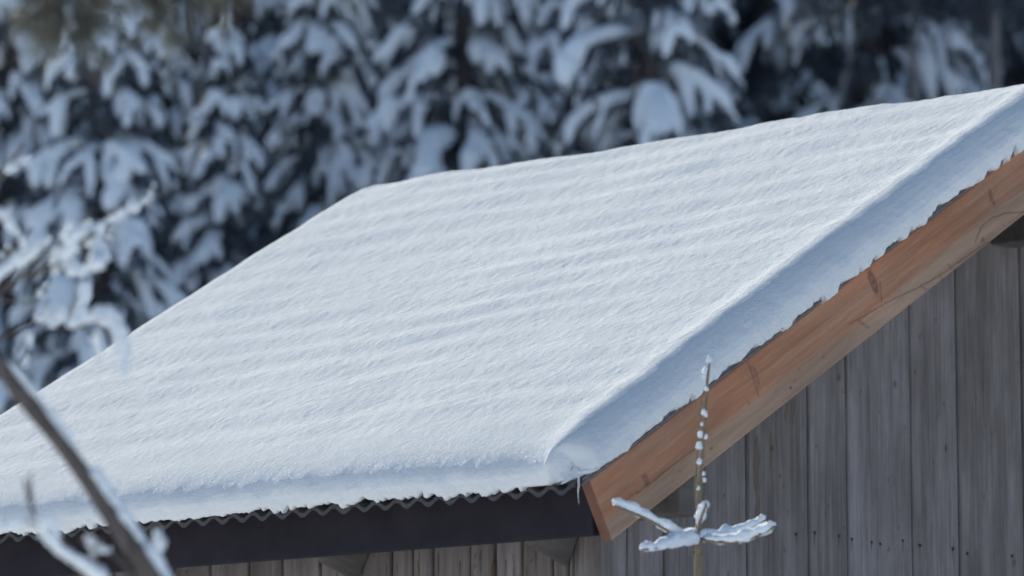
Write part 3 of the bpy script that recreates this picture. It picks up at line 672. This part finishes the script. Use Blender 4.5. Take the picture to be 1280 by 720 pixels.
# ------------------------------------------------------------------ leaning stem and snowy twigs, close to the camera on the left
DL = 6.3
b2 = np.array([at(470, 1700, DL)[0], DL - 0.1, 0.0]); b2[2] = float(gz(b2[0], b2[1]))
lean = empty('leaning_sapling', tuple(b2), 0, 'thick bare grey stem leaning across the left roof corner, snow along its upper side', 'branch')
P = [b2 + (0, 0, -0.1), b2 + (-0.02, 0, 0.35), at(410, 1200, DL), at(310, 930, DL), at(240, 800, DL), at(188, 715, DL), at(142, 648, DL), at(98, 585, DL), at(58, 530, DL), at(12, 472, DL), at(-50, 398, DL), at(-110, 370, DL + .1)]
sl_ = spline(P, 90); m = MB(); m.tube(rel(sl_, b2), np.interp(np.linspace(0, 1, 90), [0, .3, 0.42, .6, 1], [0.034, 0.026, 0.0190, 0.0150, 0.012]), 14, noise=0.2, nf=16); m.build('stem', M['graybark'], lean)
for a, b_, sd in ((0.29, 0.50, 11), (0.49, 0.63, 12), (0.66, 0.84, 13)):
    o = snow_on(sl_, a, b_, (0.018, 0.013, 0.007)[sd - 11], (0.013, 0.011, 0.009)[sd - 11], 0.004, lean, b2, sd, n=34, nz=0.2, squash=0.8); o.location = (0.013, 0.0, 0.0)
def snowy(root, b, pts, r0, caps, mat='graybark'):
    """a twig with lumps of snow on it: caps are (from, to, width)"""
    _, s2 = twig(pts, r0, r0 * 0.45, mat, root, b)
    for k, (a, c, w_) in enumerate(caps):
        w_ *= 0.85
        snow_on(s2, a, c, w_, w_ * 0.85, 0.0, root, b, seed=len(pts) * 7 + k + int(pts[0][0] * 100), n=18, seg=11, nz=0.42)
    return s2
q = lambda x, y, d=0.0: at(x, y, DL + d)
snowy(lean, b2, [q(180, 800), q(135, 730, -.05), q(75, 690, -.08), q(45, 650, -.1), q(30, 600, -.1)], 0.006, ((0.25, 0.62, 0.014), (0.60, 0.72, 0.010)))
snowy(lean, b2, [q(150, 740), q(100, 712, -.05), q(60, 655, -.1), q(-10, 662, -.15)], 0.005, ((0.55, 0.78, 0.010), (0.80, 1.0, 0.010)))
snowy(lean, b2, [q(190, 760), q(150, 700, .05), q(118, 685, .06), q(100, 672, .05)], 0.004, ((0.45, 0.62, 0.009), (0.68, 0.85, 0.012)))
snowy(lean, b2, [q(230, 780, .1), q(205, 720, .12), q(198, 680, .12), q(196, 655, .12)], 0.004, ((0.55, 0.9, 0.013),))
snowy(lean, b2, [q(190, 780, .1), q(176, 720, .1), q(170, 680, .1), q(172, 664, .1)], 0.003, ((0.6, 0.95, 0.009),))
snowy(lean, b2, [q(150, 740, .1), q(120, 700, .12), q(118, 690, .12), q(130, 670, .14)], 0.003, ((0.4, 0.6, 0.008),))
snowy(lean, b2, [q(40, 640, .1), q(38, 600, .1), q(40, 590, .1)], 0.003, ((0.75, 0.9, 0.003),))
# snowy shrub, upper left
DB = 6.6
b3 = np.array([-1.05, DB, 0.0]); b3[2] = float(gz(b3[0], b3[1]))
shr = empty('snowy_shrub', tuple(b3), 0, 'frosted shrub with curled snow clumps on thin twigs at the left picture edge', 'shrub')
q = lambda x, y, d=0.0: at(x, y, DB + d)
mainP = [b3 + (0, 0, -0.05), b3 + (0.03, 0, 1.0), q(-120, 520), q(-60, 400), q(0, 330), q(40, 285)]
_, ms = twig(mainP, 0.007, 0.003, 'graybark', shr, b3, 'stem')
_, ms2 = twig([b3 + (0, 0, 0.9), q(-170, 470, .1), q(-70, 300, .1), q(-10, 235, .1), q(30, 180, .1)], 0.010, 0.003, 'graybark', shr, b3, 'stem')
snowy(shr, b3, [q(-60, 400), q(-10, 350), q(35, 320), q(62, 300)], 0.005, ((0.25, 0.55, 0.015), (0.5, 0.85, 0.018), (0.85, 1.02, 0.009)))
snowy(shr, b3, [q(-60, 330), q(-5, 270), q(15, 285), q(40, 318)], 0.004, ((0.3, 0.55, 0.012), (0.55, 0.8, 0.011), (0.8, 1.0, 0.014)))
snowy(shr, b3, [q(20, 350), q(65, 335), q(90, 312), q(125, 285), q(160, 266), q(192, 246)], 0.004, ((0.28, 0.45, 0.016), (0.56, 0.66, 0.008), (0.66, 0.8, 0.011), (0.8, 0.9, 0.012), (0.91, 1.0, 0.008)))
ring = [q(100 + 27 * math.cos(a), 318 - 24 * math.sin(a), 0.02 * math.sin(a * 2)) for a in np.linspace(-2.6, 2.4, 9)]
snowy(shr, b3, ring, 0.003, ((0.0, 0.3, 0.014), (0.3, 0.62, 0.020), (0.62, 0.8, 0.024), (0.82, 1.0, 0.016)))
snowy(shr, b3, [q(80, 340), q(76, 325, .05), q(70, 318, .05), q(68, 345, .05)], 0.003, ((0.1, 1.0, 0.015),))
snowy(shr, b3, [q(108, 335), q(106, 365), q(102, 390), q(112, 408)], 0.003, ((0.2, 0.8, 0.014),))
snowy(shr, b3, [q(-50, 470), q(0, 425), q(40, 405), q(60, 398), q(78, 404)], 0.004, ((0.55, 0.75, 0.012), (0.7, 1.0, 0.022)))
snowy(shr, b3, [q(78, 412), q(100, 402), q(125, 398), q(145, 408), q(152, 440), q(155, 472)], 0.004, ((0.05, 0.4, 0.014), (0.35, 0.68, 0.022), (0.55, 0.88, 0.021), (0.86, 1.01, 0.010)))
snowy(shr, b3, [q(100, 405), q(118, 420), q(122, 438), q(123, 452)], 0.003, ((0.3, 0.9, 0.011),))
snowy(shr, b3, [q(20, 440), q(35, 420), q(36, 440), q(30, 460)], 0.003, ((0.3, 0.6, 0.009), (0.75, 1.0, 0.008)))
snowy(shr, b3, [q(-20, 230, .1), q(8, 215, .1), q(25, 205, .1), q(40, 200, .1)], 0.003, ((0.3, 0.6, 0.009), (0.65, 1.0, 0.010)))
for k in range(5):
    x, y = random.uniform(-10, 190), random.uniform(190, 470)
    _, s2 = twig([q(-60, 420, .2), q((x - 60) / 2, (y + 420) / 2 - 20, .2), q(x, y, .2), q(x + 20, y - 25, .2)], 0.003, 0.0015, 'graybark', shr, b3)
    snow_on(s2, 0.75, 0.83, 0.006, 0.006, 0, shr, b3, seed=k + 40, n=10, seg=9); snow_on(s2, 0.9, 0.97, 0.005, 0.005, 0, shr, b3, seed=k + 60, n=10, seg=9)

# ------------------------------------------------------------------ pine whose bough hangs into the upper left corner
DP = 6.3; bx = -1.9
pine = empty('pine_tree', (bx, DP, float(gz(bx, DP))), 0, 'blurred olive pine bough hanging into the upper left corner, closest to the viewer', 'tree')
b4 = np.array([bx, DP, float(gz(bx, DP))])
z = np.linspace(-0.2, 7, 16); m = MB(); m.tube(np.stack([0.03 * np.sin(z), 0.02 * np.cos(z), z], -1), 0.11 * (1 - z.clip(0) / 8.5), 12, noise=0.1, nf=8); m.build('trunk', M['bark'], pine)
q = lambda x, y, d=0.0: at(x, y, DP + d)
def bough(pts, r0, ntw, seed, twlen=0.22):
    rg = np.random.default_rng(seed); s2 = spline(pts, 40); m = MB(); m.tube(rel(s2, b4), np.linspace(r0, 0.004, 40), 7); o = m.build('bough', M['bark'], pine)
    nd = MB(); tris = []; sn = MB()
    for k in range(ntw):
        f = 0.68 + 0.32 * (k + rg.random()) / ntw; b = np.array([np.interp(f * 39, np.arange(40), s2[:, i]) for i in range(3)])
        d = np.array([rg.normal(0.15, 0.5), rg.normal(0, 0.5), -rg.uniform(0.3, 1.0)]); d /= np.linalg.norm(d); L = twlen * rg.uniform(0.5, 1.1)
        for j in range(48):
            p = b + d * L * rg.random() ** 0.7; o_ = d * 0.9 + rg.normal(0, 0.42, 3); o_ /= np.linalg.norm(o_); sd = np.cross(o_, rg.normal(0, 1, 3)); sd /= np.linalg.norm(sd)
            tris.append(np.stack([p - sd * 0.0013, p + sd * 0.0013, p + o_ * rg.uniform(0.05, 0.09)]))
        if rg.random() < 0.35: sn.blob(rel([b, b + d * L * 0.5], b4), 0.009, 7, 6)
    T = np.concatenate(tris); nd.addq(rel(T, b4), np.arange(len(T)).reshape(-1, 3)); nd.build('needles', M['pine'], pine)
    if sn.n: tag(sn.build('snow_load', M['snow'], pine), kind='stuff')
tz = lambda h: np.array([bx, DP, h])
bough([tz(3.2), q(-700, -250), q(-260, -160), q(0, -95), q(130, -60), q(230, -15)], 0.022, 20, 3, 0.12)
bough([tz(3.1), q(-600, -150, -.2), q(-200, -110, -.15), q(20, -60, -.1), q(70, -20, -.1), q(90, 10, -.1)], 0.02, 18, 4, 0.12)
bough([tz(3.3), q(-500, -260, .2), q(-100, -180, .2), q(120, -120, .2), q(220, -70, .2), q(285, -15, .2)], 0.02, 8, 5, 0.09)
bough([tz(4.2), (bx - 0.8, DP + 0.4, 4.5), (bx - 1.5, DP + 0.7, 4.4)], 0.02, 16, 6, 0.2)
bough([tz(4.9), (bx - 0.3, DP + 0.7, 5.2), (bx - 0.2, DP + 1.3, 5.1)], 0.02, 16, 7, 0.2)
bough([tz(5.5), (bx + 0.5, DP + 0.4, 5.8), (bx + 0.9, DP + 0.6, 5.7)], 0.02, 16, 8, 0.2)
bough([tz(6.3), (bx + 0.1, DP - 0.4, 6.7), (bx + 0.1, DP - 0.7, 6.8)], 0.02, 16, 9, 0.2)
